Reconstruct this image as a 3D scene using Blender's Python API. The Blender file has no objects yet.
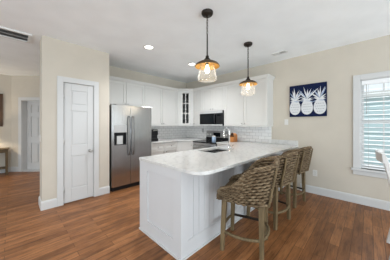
import bpy, bmesh, math, random
from mathutils import Matrix, Vector
random.seed(7)
C = bpy.context.scene
COL = C.collection
PI = math.pi

# ------------------------------------------------------------------ camera
cd = bpy.data.cameras.new('camera')
cam = bpy.data.objects.new('camera', cd)
COL.objects.link(cam)
cam.location = (0, 0, 1.337)
cam.rotation_euler = (PI / 2, 0, math.radians(44.19 - 90))
cd.sensor_width = 36
cd.lens = 178.5 / 390 * 36
cd.shift_y = -5.2 / 390
cd.clip_start = 0.05
C.camera = cam

# ------------------------------------------------------------------ world, light, exposure
w = bpy.data.worlds.new('world')
C.world = w
w.use_nodes = True
w.node_tree.nodes['Background'].inputs[0].default_value = (0.88, 0.95, 1.0, 1)
w.node_tree.nodes['Background'].inputs[1].default_value = 1.1
C.view_settings.view_transform = 'Standard'
C.view_settings.look = 'None'
C.view_settings.gamma = 1
C.view_settings.use_curve_mapping = False
C.view_settings.exposure = -0.06


def area(name, loc, target, sx, sy, power, col=(1, 1, 1)):
    l = bpy.data.lights.new(name, 'AREA')
    l.shape = 'RECTANGLE'
    l.size, l.size_y, l.energy, l.color = sx, sy, power, col
    o = bpy.data.objects.new(name, l)
    COL.objects.link(o)
    o.location = loc
    d = Vector(target) - Vector(loc)
    o.rotation_euler = d.to_track_quat('-Z', 'Z').to_euler()
    return o


# added fill lamps behind the camera, standing in for unseen windows
area('fill_rear', (-1.0, -3.5, 1.3), (1.6, 2.0, 2.0), 4.0, 2.2, 22, (0.86, 0.94, 1.0))
area('fill_side', (-3.5, 0.8, 1.3), (3.0, 2.0, 2.0), 4.0, 2.2, 16, (0.88, 0.95, 1.0))
# added lamps aimed upward to brighten the ceiling; no patio stands there
area('ceiling_fill_rear', (0.8, -4.3, 0.25), (2.2, 1.2, 2.74), 5.0, 1.6, 255, (0.80, 0.92, 1.0))
area('ceiling_fill_side', (-4.3, 0.0, 0.25), (1.0, 1.6, 2.74), 5.0, 1.6, 200, (0.82, 0.93, 1.0))
# second dining window, further along the right wall
area('daylight_dining', (4.0, -2.4, 1.35), (1.2, 0.6, 2.3), 1.8, 1.6, 12, (0.86, 0.94, 1.0))
# open sky above the dining window, outside
area('daylight_sky', (6.0, -0.3, 3.6), (4.1, -0.3, 1.3), 2.0, 2.0, 90, (0.88, 0.95, 1.0))


def point(name, loc, power, col, r=0.03):
    l = bpy.data.lights.new(name, 'POINT')
    l.energy, l.color, l.shadow_soft_size = power, col, r
    o = bpy.data.objects.new(name, l)
    COL.objects.link(o)
    o.location = loc
    return o


def ceiling_spot(name, loc, power):
    l = bpy.data.lights.new(name, 'SPOT')
    l.energy, l.spot_size, l.spot_blend, l.shadow_soft_size, l.color = power, 2.5, 0.9, 0.08, (0.96, 0.97, 1.0)
    o = bpy.data.objects.new(name, l)
    COL.objects.link(o)
    o.location = loc


# added unseen spots that brighten the hall and living side
ceiling_spot('hall_fill_spot', (-0.5, 5.3, 2.72), 100)
ceiling_spot('living_fill_spot', (-0.6, 1.6, 2.72), 50)
ceiling_spot('living_fill_spot', (0.9, -0.6, 2.72), 40)


# ------------------------------------------------------------------ materials
def mat(name, col, rough=0.5, metal=0.0, spec=0.5):
    m = bpy.data.materials.new(name)
    m.use_nodes = True
    b = m.node_tree.nodes['Principled BSDF']
    b.inputs['Base Color'].default_value = (*col, 1)
    b.inputs['Roughness'].default_value = rough
    b.inputs['Metallic'].default_value = metal
    b.inputs['Specular IOR Level'].default_value = spec
    return m


def nodes(m):
    return m.node_tree.nodes, m.node_tree.links, m.node_tree.nodes['Principled BSDF']


def coords(m, scale=(1, 1, 1), rot=(0, 0, 0)):
    n, l, b = nodes(m)
    t = n.new('ShaderNodeTexCoord')
    mp = n.new('ShaderNodeMapping')
    mp.inputs['Scale'].default_value = scale
    mp.inputs['Rotation'].default_value = rot
    mp.inputs['Location'].default_value = (40, 40, 40)
    l.new(t.outputs['Object'], mp.inputs['Vector'])
    return mp.outputs['Vector']


def ramp(m, src, stops):
    n, l, b = nodes(m)
    r = n.new('ShaderNodeValToRGB')
    e = r.color_ramp.elements
    while len(e) < len(stops):
        e.new(0.5)
    for i, (p, c) in enumerate(stops):
        e[i].position = p
        e[i].color = (*c, 1)
    l.new(src, r.inputs[0])
    return r.outputs[0]


def noise(m, vec, scale, detail=4, rough=0.5):
    n, l, b = nodes(m)
    t = n.new('ShaderNodeTexNoise')
    t.inputs['Scale'].default_value = scale
    t.inputs['Detail'].default_value = detail
    t.inputs['Roughness'].default_value = rough
    if vec is not None:
        l.new(vec, t.inputs['Vector'])
    return t.outputs['Fac']


def bump(m, src, strength=0.2, dist=0.01):
    n, l, b = nodes(m)
    u = n.new('ShaderNodeBump')
    u.inputs['Strength'].default_value = strength
    u.inputs['Distance'].default_value = dist
    l.new(src, u.inputs['Height'])
    l.new(u.outputs['Normal'], b.inputs['Normal'])


def paint(name, col, rough=0.6, var=0.03, spec=0.3):
    m = mat(name, col, rough, 0, spec)
    v = coords(m)
    f = noise(m, v, 3.0, 3)
    c0 = tuple(max(0, x * (1 - var)) for x in col)
    c1 = tuple(min(1, x * (1 + var)) for x in col)
    n, l, b = nodes(m)
    l.new(ramp(m, f, [(0.3, c0), (0.7, c1)]), b.inputs['Base Color'])
    bump(m, noise(m, v, 160, 2), 0.04, 0.002)
    return m


def mix_rgb(m, a, b_, fac=None, mode='MIX', f=0.5):
    n, l, b = nodes(m)
    x = n.new('ShaderNodeMix')
    x.data_type = 'RGBA'
    x.blend_type = mode
    x.inputs[0].default_value = f
    if fac is not None:
        l.new(fac, x.inputs[0])
    for s, i in ((a, 6), (b_, 7)):
        if isinstance(s, tuple):
            x.inputs[i].default_value = (*s, 1)
        else:
            l.new(s, x.inputs[i])
    return x.outputs[2]


M = {}
M['wall'] = paint('greige_wall_paint', (0.560, 0.512, 0.435), 0.75)
M['ceiling'] = paint('ceiling_paint', (0.905, 0.935, 0.945), 0.85)
M['trim'] = paint('white_trim_paint', (0.585, 0.585, 0.575), 0.4, 0.01)
M['cabinet'] = paint('white_cabinet_paint', (0.63, 0.62, 0.59), 0.4, 0.01)
M['island'] = paint('island_paint', (0.585, 0.585, 0.590), 0.45, 0.01)
M['black'] = mat('black_plastic', (0.010, 0.010, 0.011), 0.5, 0, 0.3)
M['darkside'] = mat('dark_grey_enamel', (0.035, 0.035, 0.038), 0.5)
M['blackglass'] = mat('black_glass', (0.005, 0.005, 0.006), 0.15, 0, 0.25)
M['bronze'] = mat('dark_bronze', (0.030, 0.022, 0.017), 0.45, 0.6)
M['nickel'] = mat('brushed_nickel', (0.50, 0.49, 0.47), 0.32, 1.0)
M['satin'] = mat('satin_steel_trim', (0.58, 0.58, 0.57), 0.4, 0.25)
M['darknickel'] = mat('dark_nickel', (0.22, 0.215, 0.21), 0.35, 1.0)
M['range_steel'] = mat('range_steel', (0.36, 0.36, 0.355), 0.35, 0.4)
M['chrome'] = mat('chrome', (0.80, 0.80, 0.80), 0.12, 1.0)
M['grille'] = mat('vent_white', (0.72, 0.72, 0.70), 0.5)
M['louver'] = mat('grey_louver', (0.26, 0.25, 0.24), 0.6)
M['ventdark'] = mat('vent_dark_duct', (0.10, 0.10, 0.095), 0.8)
M['navy'] = mat('navy_canvas', (0.009, 0.015, 0.050), 0.9, 0, 0.1)
M['fruitwhite'] = mat('white_fruit_paint', (0.66, 0.67, 0.68), 0.8)
M['fruitgrey'] = mat('grey_blue_leaf_paint', (0.35, 0.42, 0.55), 0.7)
M['blind'] = mat('white_blind_slat', (0.85, 0.86, 0.86), 0.4)
M['plate'] = mat('white_plastic_plate', (0.68, 0.67, 0.64), 0.35)
M['greyplate'] = mat('grey_plate', (0.42, 0.42, 0.41), 0.4)
M['chairwhite'] = paint('white_chair_paint', (0.66, 0.65, 0.63), 0.4, 0.02)

# stainless steel, brushed vertically
m = M['steel'] = mat('stainless_steel', (0.45, 0.455, 0.46), 0.24, 1.0)
n, l, b = nodes(m)
f = noise(m, coords(m, (260, 260, 2)), 1.0, 3)
l.new(ramp(m, f, [(0.3, (0.43, 0.43, 0.43)), (0.7, (0.53, 0.53, 0.53))]), b.inputs['Base Color'])
bump(m, noise(m, coords(m, (1.6, 1.6, 2.4)), 1.0, 1), 0.35, 0.03)

# hand-scraped wood planks laid along X
m = M['floor'] = mat('hickory_plank_floor', (0.2, 0.1, 0.05), 0.33, 0, 0.22)
n, l, b = nodes(m)
v = coords(m)
br = n.new('ShaderNodeTexBrick')
l.new(v, br.inputs['Vector'])
br.offset = 0.37
br.inputs['Color1'].default_value = (0.0, 0.0, 0.0, 1)
br.inputs['Color2'].default_value = (1, 1, 1, 1)
br.inputs['Mortar'].default_value = (0.5, 0.5, 0.5, 1)
br.inputs['Scale'].default_value = 1.0
br.inputs['Mortar Size'].default_value = 0.002
br.inputs['Brick Width'].default_value = 0.85
br.inputs['Row Height'].default_value = 0.09
plank = ramp(m, br.outputs['Color'], [(0.0, (0.190, 0.080, 0.031)), (0.5, (0.255, 0.109, 0.042)), (1.0, (0.330, 0.145, 0.058))])
g1 = noise(m, coords(m, (1.6, 16, 1)), 1.6, 6, 0.65)
grain = ramp(m, g1, [(0.28, (0.42, 0.38, 0.36)), (0.48, (1, 1, 1)), (0.72, (1.4, 1.36, 1.30))])
c = mix_rgb(m, plank, grain, None, 'MULTIPLY', 0.9)
g3 = noise(m, coords(m, (1.2, 3.2, 1)), 2.6, 3, 0.6)
c = mix_rgb(m, c, ramp(m, g3, [(0.3, (0.66, 0.62, 0.60)), (0.55, (1, 1, 1)), (0.75, (1.18, 1.18, 1.16))]), None, 'MULTIPLY', 0.8)
g2 = noise(m, coords(m, (3.0, 55, 1)), 2.2, 4, 0.6)
streak = ramp(m, g2, [(0.30, (0.45, 0.40, 0.37)), (0.50, (1.05, 1.05, 1.05))])
c = mix_rgb(m, c, streak, None, 'MULTIPLY', 0.7)
c = mix_rgb(m, c, (0.075, 0.034, 0.016), br.outputs['Fac'])
l.new(c, b.inputs['Base Color'])
bump(m, noise(m, coords(m, (2.2, 14, 1)), 2.0, 3), 0.10, 0.01)
l.new(ramp(m, g1, [(0.3, (0.30,) * 3), (0.8, (0.46,) * 3)]), b.inputs['Roughness'])

# white marble with grey veining
m = M['marble'] = mat('white_marble', (0.8, 0.8, 0.78), 0.16)
n, l, b = nodes(m)
wv = n.new('ShaderNodeTexWave')
l.new(coords(m, (1, 1, 1), (0, 0, 0.9)), wv.inputs['Vector'])
wv.inputs['Scale'].default_value = 3.4
wv.inputs['Distortion'].default_value = 13
wv.inputs['Detail'].default_value = 5
wv.inputs['Detail Scale'].default_value = 1.1
vein = ramp(m, wv.outputs['Fac'], [(0.0, (0.57, 0.565, 0.55)), (0.05, (0.61, 0.605, 0.59)), (0.16, (0.64, 0.635, 0.615)), (1.0, (0.655, 0.65, 0.627))])
cl = ramp(m, noise(m, coords(m), 4.5, 6, 0.6), [(0.3, (0.90, 0.90, 0.895)), (0.5, (1, 1, 1))])
l.new(mix_rgb(m, vein, cl, None, 'MULTIPLY', 0.8), b.inputs['Base Color'])


def tile_mat(name, rot):
    m = mat(name, (0.8, 0.8, 0.8), 0.14)
    n, l, b = nodes(m)
    br = n.new('ShaderNodeTexBrick')
    l.new(coords(m, (1, 1, 1), rot), br.inputs['Vector'])
    br.inputs['Color1'].default_value = (0.83, 0.825, 0.81, 1)
    br.inputs['Color2'].default_value = (0.78, 0.775, 0.765, 1)
    br.inputs['Mortar'].default_value = (0.50, 0.49, 0.48, 1)
    br.inputs['Scale'].default_value = 1
    br.inputs['Mortar Size'].default_value = 0.0035
    br.inputs['Brick Width'].default_value = 0.152
    br.inputs['Row Height'].default_value = 0.0762
    l.new(br.outputs['Color'], b.inputs['Base Color'])
    inv = n.new('ShaderNodeInvert')
    l.new(br.outputs['Fac'], inv.inputs['Color'])
    bump(m, inv.outputs[0], 0.5, 0.002)
    return m


M['tile_back'] = tile_mat('subway_tile_back', (-PI / 2, 0, 0))
M['tile_right'] = tile_mat('subway_tile_right', (0, -PI / 2, -PI / 2))
# tile_right: object (Y,Z) -> texture (x,y)
mm = M['tile_right'].node_tree
mpn = [x for x in mm.nodes if x.type == 'MAPPING'][0]
tc = [x for x in mm.nodes if x.type == 'TEX_COORD'][0]
sp, cb = mm.nodes.new('ShaderNodeSeparateXYZ'), mm.nodes.new('ShaderNodeCombineXYZ')
mpn.inputs['Rotation'].default_value = (0, 0, 0)
mm.links.new(tc.outputs['Object'], sp.inputs[0])
mm.links.new(sp.outputs['Y'], cb.inputs['X'])
mm.links.new(sp.outputs['Z'], cb.inputs['Y'])
mm.links.new(cb.outputs[0], mpn.inputs['Vector'])
mm = M['tile_back'].node_tree
mpn = [x for x in mm.nodes if x.type == 'MAPPING'][0]
tc = [x for x in mm.nodes if x.type == 'TEX_COORD'][0]
sp, cb = mm.nodes.new('ShaderNodeSeparateXYZ'), mm.nodes.new('ShaderNodeCombineXYZ')
mpn.inputs['Rotation'].default_value = (0, 0, 0)
mm.links.new(tc.outputs['Object'], sp.inputs[0])
mm.links.new(sp.outputs['X'], cb.inputs['X'])
mm.links.new(sp.outputs['Z'], cb.inputs['Y'])
mm.links.new(cb.outputs[0], mpn.inputs['Vector'])


def wood(name, c0, c1, rough=0.5, scale=(14, 14, 2)):
    m = mat(name, c0, rough, 0, 0.35)
    n, l, b = nodes(m)
    f = noise(m, coords(m, scale), 2.5, 5, 0.6)
    l.new(ramp(m, f, [(0.3, c0), (0.7, c1)]), b.inputs['Base Color'])
    bump(m, f, 0.1, 0.003)
    return m


M['stoolwood'] = wood('weathered_stool_wood', (0.085, 0.060, 0.028), (0.195, 0.138, 0.070), 0.55)
M['tablewood'] = wood('console_wood', (0.070, 0.042, 0.016), (0.13, 0.082, 0.034), 0.5)
M['frame'] = wood('dark_frame_wood', (0.05, 0.025, 0.012), (0.09, 0.045, 0.02), 0.5)
M['blockwood'] = wood('orange_block_wood', (0.42, 0.15, 0.035), (0.55, 0.22, 0.06), 0.4)
m = M['wicker'] = mat('woven_wicker', (0.25, 0.18, 0.11), 0.65, 0, 0.3)
n, l, b = nodes(m)
f1 = noise(m, coords(m, (1, 1, 2.2)), 18, 2, 0.5)
M['wicker_core'] = mat('wicker_gap_shade', (0.050, 0.031, 0.018), 0.75, 0, 0.15)  # dark colour stands in for shade in the weave gaps
l.new(ramp(m, f1, [(0.34, (0.085, 0.054, 0.028)), (0.5, (0.155, 0.105, 0.058)), (0.66, (0.25, 0.185, 0.112))]), b.inputs['Base Color'])

M['agedmetal'] = mat('aged_brown_metal', (0.10, 0.065, 0.035), 0.5, 0.5)
m = M['copper'] = mat('amber_copper', (0.60, 0.34, 0.09), 0.38, 0.8)
m = M['glass'] = mat('clear_glass', (1, 1, 1), 0.03)
b = nodes(m)[2]
b.inputs['Transmission Weight'].default_value = 1
b.inputs['IOR'].default_value = 1.2


def thin_glass(name, tint, refl):
    m = bpy.data.materials.new(name)
    m.use_nodes = True
    n, l = m.node_tree.nodes, m.node_tree.links
    n.clear()
    o = n.new('ShaderNodeOutputMaterial')
    mx = n.new('ShaderNodeMixShader')
    t = n.new('ShaderNodeBsdfTransparent')
    t.inputs[0].default_value = (*tint, 1)
    g = n.new('ShaderNodeBsdfGlossy')
    g.inputs['Roughness'].default_value = 0.05
    fr = n.new('ShaderNodeLayerWeight')
    fr.inputs['Blend'].default_value = refl
    l.new(fr.outputs['Fresnel'], mx.inputs[0])
    l.new(t.outputs[0], mx.inputs[1])
    l.new(g.outputs[0], mx.inputs[2])
    l.new(mx.outputs[0], o.inputs[0])
    return m


M['pane'] = thin_glass('window_pane', (0.98, 0.99, 0.985), 0.1)
pn_ = M['pane'].node_tree
mx_ = [x for x in pn_.nodes if x.type == 'MIX_SHADER'][0]
pn_.links.remove(mx_.inputs[0].links[0])
mx_.inputs[0].default_value = 0.0
[x for x in pn_.nodes if x.type == 'BSDF_GLOSSY'][0].inputs['Roughness'].default_value = 0.0
m = M['shade_glass'] = thin_glass('shade_glass', (0.97, 0.97, 0.97), 0.12)
n, l = m.node_tree.nodes, m.node_tree.links
o_ = [x for x in n if x.type == 'OUTPUT_MATERIAL'][0]
clear = o_.inputs[0].links[0].from_socket
df, tl, m1, m2 = n.new('ShaderNodeBsdfDiffuse'), n.new('ShaderNodeBsdfTranslucent'), n.new('ShaderNodeMixShader'), n.new('ShaderNodeMixShader')
df.inputs[0].default_value = (0.9, 0.9, 0.9, 1)
tl.inputs[0].default_value = (0.9, 0.9, 0.9, 1)
l.new(df.outputs[0], m1.inputs[1])
l.new(tl.outputs[0], m1.inputs[2])
m2.inputs[0].default_value = 0.045
l.new(clear, m2.inputs[1])
l.new(m1.outputs[0], m2.inputs[2])
l.new(m2.outputs[0], o_.inputs[0])
M['cabglass'] = thin_glass('cabinet_glass', (0.80, 0.81, 0.82), 0.2)


def emit(name, col, s):
    m = mat(name, (0, 0, 0), 0.5)
    b = nodes(m)[2]
    b.inputs['Emission Color'].default_value = (*col, 1)
    b.inputs['Emission Strength'].default_value = s
    return m


M['bulb'] = emit('glowing_bulb', (1.0, 0.86, 0.62), 9)
M['downlight'] = emit('glowing_downlight', (1.0, 0.97, 0.90), 5)
M['lampshade'] = emit('glowing_lampshade', (1.0, 0.85, 0.62), 1.2)
M['display'] = mat('dark_display', (0.006, 0.008, 0.01), 0.2, 0, 0.25)
m = M['jar'] = mat('pale_blue_glass', (0.42, 0.55, 0.72), 0.15)
M['siding'] = paint('house_siding', (0.46, 0.57, 0.59), 0.7)


# ------------------------------------------------------------------ mesh helpers
class MB:
    """collects shapes; local axes are mapped to the world by mat"""

    def __init__(s, frame=None):
        s.bm = bmesh.new()
        s.f = frame or Matrix.Identity(4)
        s.smooth = []

    def v(s, p):
        return s.bm.verts.new(s.f @ Vector(p))

    def box(s, x0, x1, y0, y1, z0, z1):
        c = [s.v((x, y, z)) for z in (z0, z1) for y in (y0, y1) for x in (x0, x1)]
        for q in ((0, 2, 3, 1), (4, 5, 7, 6), (0, 1, 5, 4), (2, 6, 7, 3), (0, 4, 6, 2), (1, 3, 7, 5)):
            s.bm.faces.new([c[i] for i in q])
        return s

    def prism(s, pts, z0, z1):
        a = [s.v((x, y, z0)) for x, y in pts]
        b_ = [s.v((x, y, z1)) for x, y in pts]
        s.bm.faces.new(a[::-1])
        s.bm.faces.new(b_)
        k = len(pts)
        for i in range(k):
            s.bm.faces.new((a[i], a[(i + 1) % k], b_[(i + 1) % k], b_[i]))
        return s

    def extrude(s, prof, p0, p1):
        """profile of (d, z) swept along local x from p0 to p1"""
        a = [s.v((p0, d, z)) for d, z in prof]
        b_ = [s.v((p1, d, z)) for d, z in prof]
        s.bm.faces.new(a)
        s.bm.faces.new(b_[::-1])
        k = len(prof)
        for i in range(k):
            s.bm.faces.new((a[i], b_[i], b_[(i + 1) % k], a[(i + 1) % k]))
        return s

    def tube(s, pts, r, seg=10, closed=False):
        pts = [Vector(p) for p in pts]
        k = len(pts)
        rr = r if isinstance(r, (list, tuple)) else [r] * k
        rings = []
        up = None
        for i, p in enumerate(pts):
            a = pts[(i - 1) % k] if (closed or i > 0) else p
            b_ = pts[(i + 1) % k] if (closed or i < k - 1) else p
            t = (b_ - a).normalized()
            if up is None:
                up = t.orthogonal().normalized()
            up = (up - t * up.dot(t)).normalized()
            sd = t.cross(up)
            rings.append([s.v(p + (up * math.cos(q) + sd * math.sin(q)) * rr[i]) for q in [2 * PI * j / seg for j in range(seg)]])
        for i in range(k if closed else k - 1):
            A, B = rings[i], rings[(i + 1) % k]
            for j in range(seg):
                f = s.bm.faces.new((A[j], A[(j + 1) % seg], B[(j + 1) % seg], B[j]))
                f.smooth = True
        if not closed:
            s.bm.faces.new(rings[0][::-1])
            s.bm.faces.new(rings[-1])
        return s

    def lathe(s, prof, c=(0, 0, 0), seg=28, axis='Z', caps=True):
        """profile of (r, h) spun about an axis through c"""
        rings = []
        for r, h in prof:
            ring = []
            for j in range(seg):
                a = 2 * PI * j / seg
                u, w_ = r * math.cos(a), r * math.sin(a)
                p = {'Z': (u, w_, h), 'Y': (w_, h, u), 'X': (h, u, w_)}[axis]
                ring.append(s.v((c[0] + p[0], c[1] + p[1], c[2] + p[2])))
            rings.append(ring)
        for A, B in zip(rings, rings[1:]):
            for j in range(seg):
                f = s.bm.faces.new((A[j], A[(j + 1) % seg], B[(j + 1) % seg], B[j]))
                f.smooth = True
        if caps:
            s.bm.faces.new(rings[0][::-1])
            s.bm.faces.new(rings[-1])
        return s

    def bar(s, p0, p1, w0, w1, d0=None, d1=None):
        """square-section leg from p0 to p1"""
        p0, p1 = Vector(p0), Vector(p1)
        d0, d1 = d0 or w0, d1 or w1
        A = [s.v((p0.x + sx * w0 / 2, p0.y + sy * d0 / 2, p0.z)) for sx, sy in ((-1, -1), (1, -1), (1, 1), (-1, 1))]
        B = [s.v((p1.x + sx * w1 / 2, p1.y + sy * d1 / 2, p1.z)) for sx, sy in ((-1, -1), (1, -1), (1, 1), (-1, 1))]
        s.bm.faces.new(A[::-1])
        s.bm.faces.new(B)
        for i in range(4):
            s.bm.faces.new((A[i], A[(i + 1) % 4], B[(i + 1) % 4], B[i]))
        return s

    def build(s, name, m, parent=None, bevel=0, label=None):
        bmesh.ops.recalc_face_normals(s.bm, faces=s.bm.faces[:])
        me = bpy.data.meshes.new(name)
        if parent is not None:
            g = parent
            off = Vector((0, 0, 0))
            while g is not None:
                off += Vector(g.location)
                g = g.parent
            bmesh.ops.translate(s.bm, verts=s.bm.verts[:], vec=-off)
        s.bm.to_mesh(me)
        s.bm.free()
        me.materials.append(m)
        o = bpy.data.objects.new(name, me)
        COL.objects.link(o)
        o.parent = parent
        if bevel:
            bv = o.modifiers.new('bevel', 'BEVEL')
            bv.width, bv.segments, bv.limit_method = bevel, 2, 'ANGLE'
        if label:
            o['label'] = label
        return o


def tag(o, label=None, cat=None, group=None, kind=None):
    for k, x in (('label', label), ('category', cat), ('group', group), ('kind', kind)):
        if x:
            o[k] = x
    return o


def thing(name, loc, label, cat, group=None, rotz=0):
    o = bpy.data.objects.new(name, None)
    o.empty_display_size = 0.1
    COL.objects.link(o)
    o.location = loc
    o.rotation_euler = (0, 0, rotz)
    return tag(o, label, cat, group)


def struct(o, label=None):
    o['kind'] = 'structure'
    if label:
        o['label'] = label
    return o


def frame(origin, u, nrm):
    """local x along u, local y outward along nrm, z up"""
    u, nrm = Vector(u).normalized(), Vector(nrm).normalized()
    m = Matrix.Identity(4)
    m.col[0][:3] = u
    m.col[1][:3] = nrm
    m.col[2][:3] = (0, 0, 1)
    m.col[3][:3] = origin
    return m


XR, YB, H = 4.11, 4.40, 2.74
XC0, XC1, YC = 0.333, 1.345, 3.66
FB = frame((0, YB, 0), (1, 0, 0), (0, -1, 0))        # back wall: x = X, d from wall
FR = frame((XR, 0, 0), (0, 1, 0), (-1, 0, 0))        # right wall: x = Y, d from wall
FC = frame((0, YC, 0), (1, 0, 0), (0, -1, 0))        # closet wall
S2 = math.radians(44.19)
RV = Vector((math.sin(S2), -math.cos(S2), 0))
FVV = Vector((math.cos(S2), math.sin(S2), 0))
HO = Vector((0.0, 7.315, 0))                          # hall corner
FH = frame(HO, RV, -FVV)                              # angled hall wall

# ------------------------------------------------------------------ room shell
fl = MB().box(-3.6, XR + 0.12, -3.6, 9.0, -0.1, 0.0).build('floor', M['floor'])
struct(fl)
struct(MB().box(-3.6, XR + 0.12, -3.6, 9.0, H, H + 0.1).build('ceiling', M['ceiling']))
# right wall with the window opening
WY0, WY1, WZ0, WZ1 = -0.72, 0.10, 0.60, 2.09
mb = MB(FR)
mb.box(WY1, YB + 0.12, -0.12, 0, 0, H).box(-3.6, WY0, -0.12, 0, 0, H)
mb.box(WY0, WY1, -0.12, 0, 0, WZ0).box(WY0, WY1, -0.12, 0, WZ1, H)
struct(mb.build('wall_right', M['wall']))
struct(MB(FB).box(XC1, XR, -0.12, 0, 0, H).build('wall_back', M['wall']))
# closet block: front wall with door opening, returns
DX0, DX1, DZ = 0.606, 1.068, 2.055
mb = MB(FC)
mb.box(XC0, DX0, -0.12, 0, 0, H).box(DX1, XC1, -0.12, 0, 0, H).box(DX0, DX1, -0.12, 0, DZ, H)
mb.box(XC0, XC0 + 0.12, -0.31, -0.12, 0, H).box(XC0 + 0.12, 0.72, -0.31, -0.20, 0, H)
mb.box(XC1 - 0.10, XC1, -0.74 - 0.12, -0.12, 0, H)
struct(mb.build('wall_closet', M['wall']))
struct(MB().box(0.72, 0.82, 3.97, 6.5, 0, H).build('wall_hall_right', M['wall']))
struct(MB().box(0.82, XC1, 4.40, 4.52, 0, H).build('wall_closet_rear', M['wall']))
struct(MB().box(-3.6, 0.0, 7.315, 7.435, 0, H).build('wall_hall_left', M['wall']))
# angled hall wall with door opening (local x from the corner)
HD0, HD1, HDZ = 0.30, 1.08, 2.035
mb = MB(FH)
mb.box(0, HD0, -0.16, 0, 0, H).box(HD1, 2.2, -0.16, 0, 0, H).box(HD0, HD1, -0.16, 0, HDZ, H)
struct(mb.build('wall_hall_back', M['wall']))

BASE = [(0, 0), (0.016, 0), (0.016, 0.115), (0.010, 0.135), (0, 0.14)]


def baseboard(name, fr, x0, x1, extra=None):
    mb = MB(fr)
    mb.extrude(BASE, x0, x1)
    if extra:
        extra(mb)
    return struct(mb.build(name, M['trim']))


baseboard('baseboard_right', FR, -3.6, 1.0)
baseboard('baseboard_closet_left', FC, XC0 - 0.016, 0.52)
baseboard('baseboard_closet_right', FC, 1.148, XC1)
baseboard('baseboard_closet_side', frame((XC0, YC, 0), (0, 1, 0), (-1, 0, 0)), 0.0, 0.31)
baseboard('baseboard_hall_left', frame((0, 7.315, 0), (1, 0, 0), (0, -1, 0)), -3.6, 0)
baseboard('baseboard_hall_back', FH, 0, HD0 - 0.085)

# ---- pantry door
d1 = thing('door_1', (0.84, YC, 0), 'narrow white three panel pantry door in the front of the closet', None)
struct(d1)
mb = MB(FC)
mb.box(0.521, DX0, 0, 0.02, 0, DZ + 0.085).box(DX1, 1.150, 0, 0.02, 0, DZ + 0.085).box(DX0, DX1, 0, 0.02, DZ, DZ + 0.085)
mb.box(DX0, DX0 + 0.004, -0.12, 0, 0, DZ).box(DX1 - 0.004, DX1, -0.12, 0, 0, DZ).box(DX0, DX1, -0.12, 0, DZ - 0.004, DZ)
mb.build('door_casing', M['trim'], d1, 0.004)


def panel_slab(mb, x0, x1, z0, z1, d0, d1_, cols, rows, stile, depth=0.010):
    """door slab between depths d0..d1 (d1 front) with sunk fields; rows = list of (z0,z1) fields, cols = list of (x0,x1)"""
    mb.box(x0, x1, d0, d1_ - depth, z0, z1)
    xs = [x0] + [t for c in cols for t in c] + [x1]
    for i in range(0, len(xs), 2):
        mb.box(xs[i], xs[i + 1], d1_ - depth, d1_, z0, z1)
    zs = [z0] + [t for r in rows for t in r] + [z1]
    for (a, b_) in cols:
        for i in range(0, len(zs), 2):
            mb.box(a, b_, d1_ - depth, d1_, zs[i], zs[i + 1])
        for (p, q) in rows:      # raised field in the middle of each panel
            s_ = stile
            mb.box(a + s_, b_ - s_, d1_ - depth, d1_ - 0.002, p + s_, q - s_)


mb = MB(FC)
panel_slab(mb, 0.615, 1.062, 0.012, 2.048, -0.045, -0.006, [(0.715, 0.965)], [(0.24, 0.80), (0.98, 1.58), (1.68, 1.93)], 0.022, 0.009)
dl = mb.build('door_leaf', M['trim'], d1, 0.004)
mb = MB(FC)
kx, kz = 1.006, 0.865
mb.lathe([(0.030, 0), (0.030, 0.006), (0.012, 0.010), (0.011, 0.035), (0.022, 0.042), (0.029, 0.055), (0.027, 0.068), (0.014, 0.075)], (kx, -0.006, kz), 16, 'Y')
mb.build('door_knob', M['nickel'], d1)
for hz in (0.25, 1.05, 1.82):
    mb = MB(FC)
    mb.tube([(0.611, 0.004, hz - 0.045), (0.611, 0.004, hz + 0.045)], 0.008, 8)
    mb.build('door_hinge', M['nickel'], d1)

# ---- hall door
d2 = thing('door_2', tuple(HO + RV * 0.7), 'white panelled door in a deep jamb at the far end of the hall', None)
struct(d2)
mb = MB(FH)
mb.box(HD0 - 0.085, HD0, 0, 0.02, 0, HDZ + 0.085).box(HD1, HD1 + 0.085, 0, 0.02, 0, HDZ + 0.085).box(HD0, HD1, 0, 0.02, HDZ, HDZ + 0.085)
mb.box(HD0, HD0 + 0.008, -0.16, 0, 0, HDZ).box(HD1 - 0.008, HD1, -0.16, 0, 0, HDZ).box(HD0, HD1, -0.16, 0, HDZ - 0.008, HDZ)
mb.build('door_casing', M['trim'], d2)
mb = MB(FH)
panel_slab(mb, HD0 + 0.012, HD1 - 0.012, 0.02, HDZ - 0.012, -0.19, -0.15,
           [(HD0 + 0.12, HD0 + 0.35), (HD0 + 0.45, HD1 - 0.12)], [(0.22, 0.80), (0.98, 1.58), (1.68, 1.92)], 0.03, 0.022)
mb.build('door_leaf', M['trim'], d2)
mb = MB(FH)
mb.box(HD0, HD1, -0.16, 0.0, 0.0, 0.014)
mb.build('threshold', M['trim'], d2)

# ---- dining window
w1 = thing('window_1', (XR, (WY0 + WY1) / 2, WZ0), 'white double hung dining window beside the pineapple picture', None)
struct(w1)
mb = MB(FR)
mb.box(WY1, WY1 + 0.092, 0, 0.022, WZ0, WZ1 + 0.09).box(WY0 - 0.092, WY0, 0, 0.022, WZ0, WZ1 + 0.09).box(WY0, WY1, 0, 0.022, WZ1, WZ1 + 0.09)
mb.build('window_casing', M['trim'], w1, 0.004)
MB(FR).box(WY0 - 0.115, WY1 + 0.115, -0.06, 0.05, WZ0 - 0.035, WZ0).build('window_sill', M['trim'], w1, 0.006)
MB(FR).box(WY0 - 0.092, WY1 + 0.092, 0, 0.02, WZ0 - 0.11, WZ0 - 0.035).build('window_apron', M['trim'], w1, 0.004)
mb = MB(FR)
mb.box(WY0, WY0 + 0.012, -0.12, 0, WZ0, WZ1).box(WY1 - 0.012, WY1, -0.12, 0, WZ0, WZ1)
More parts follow.
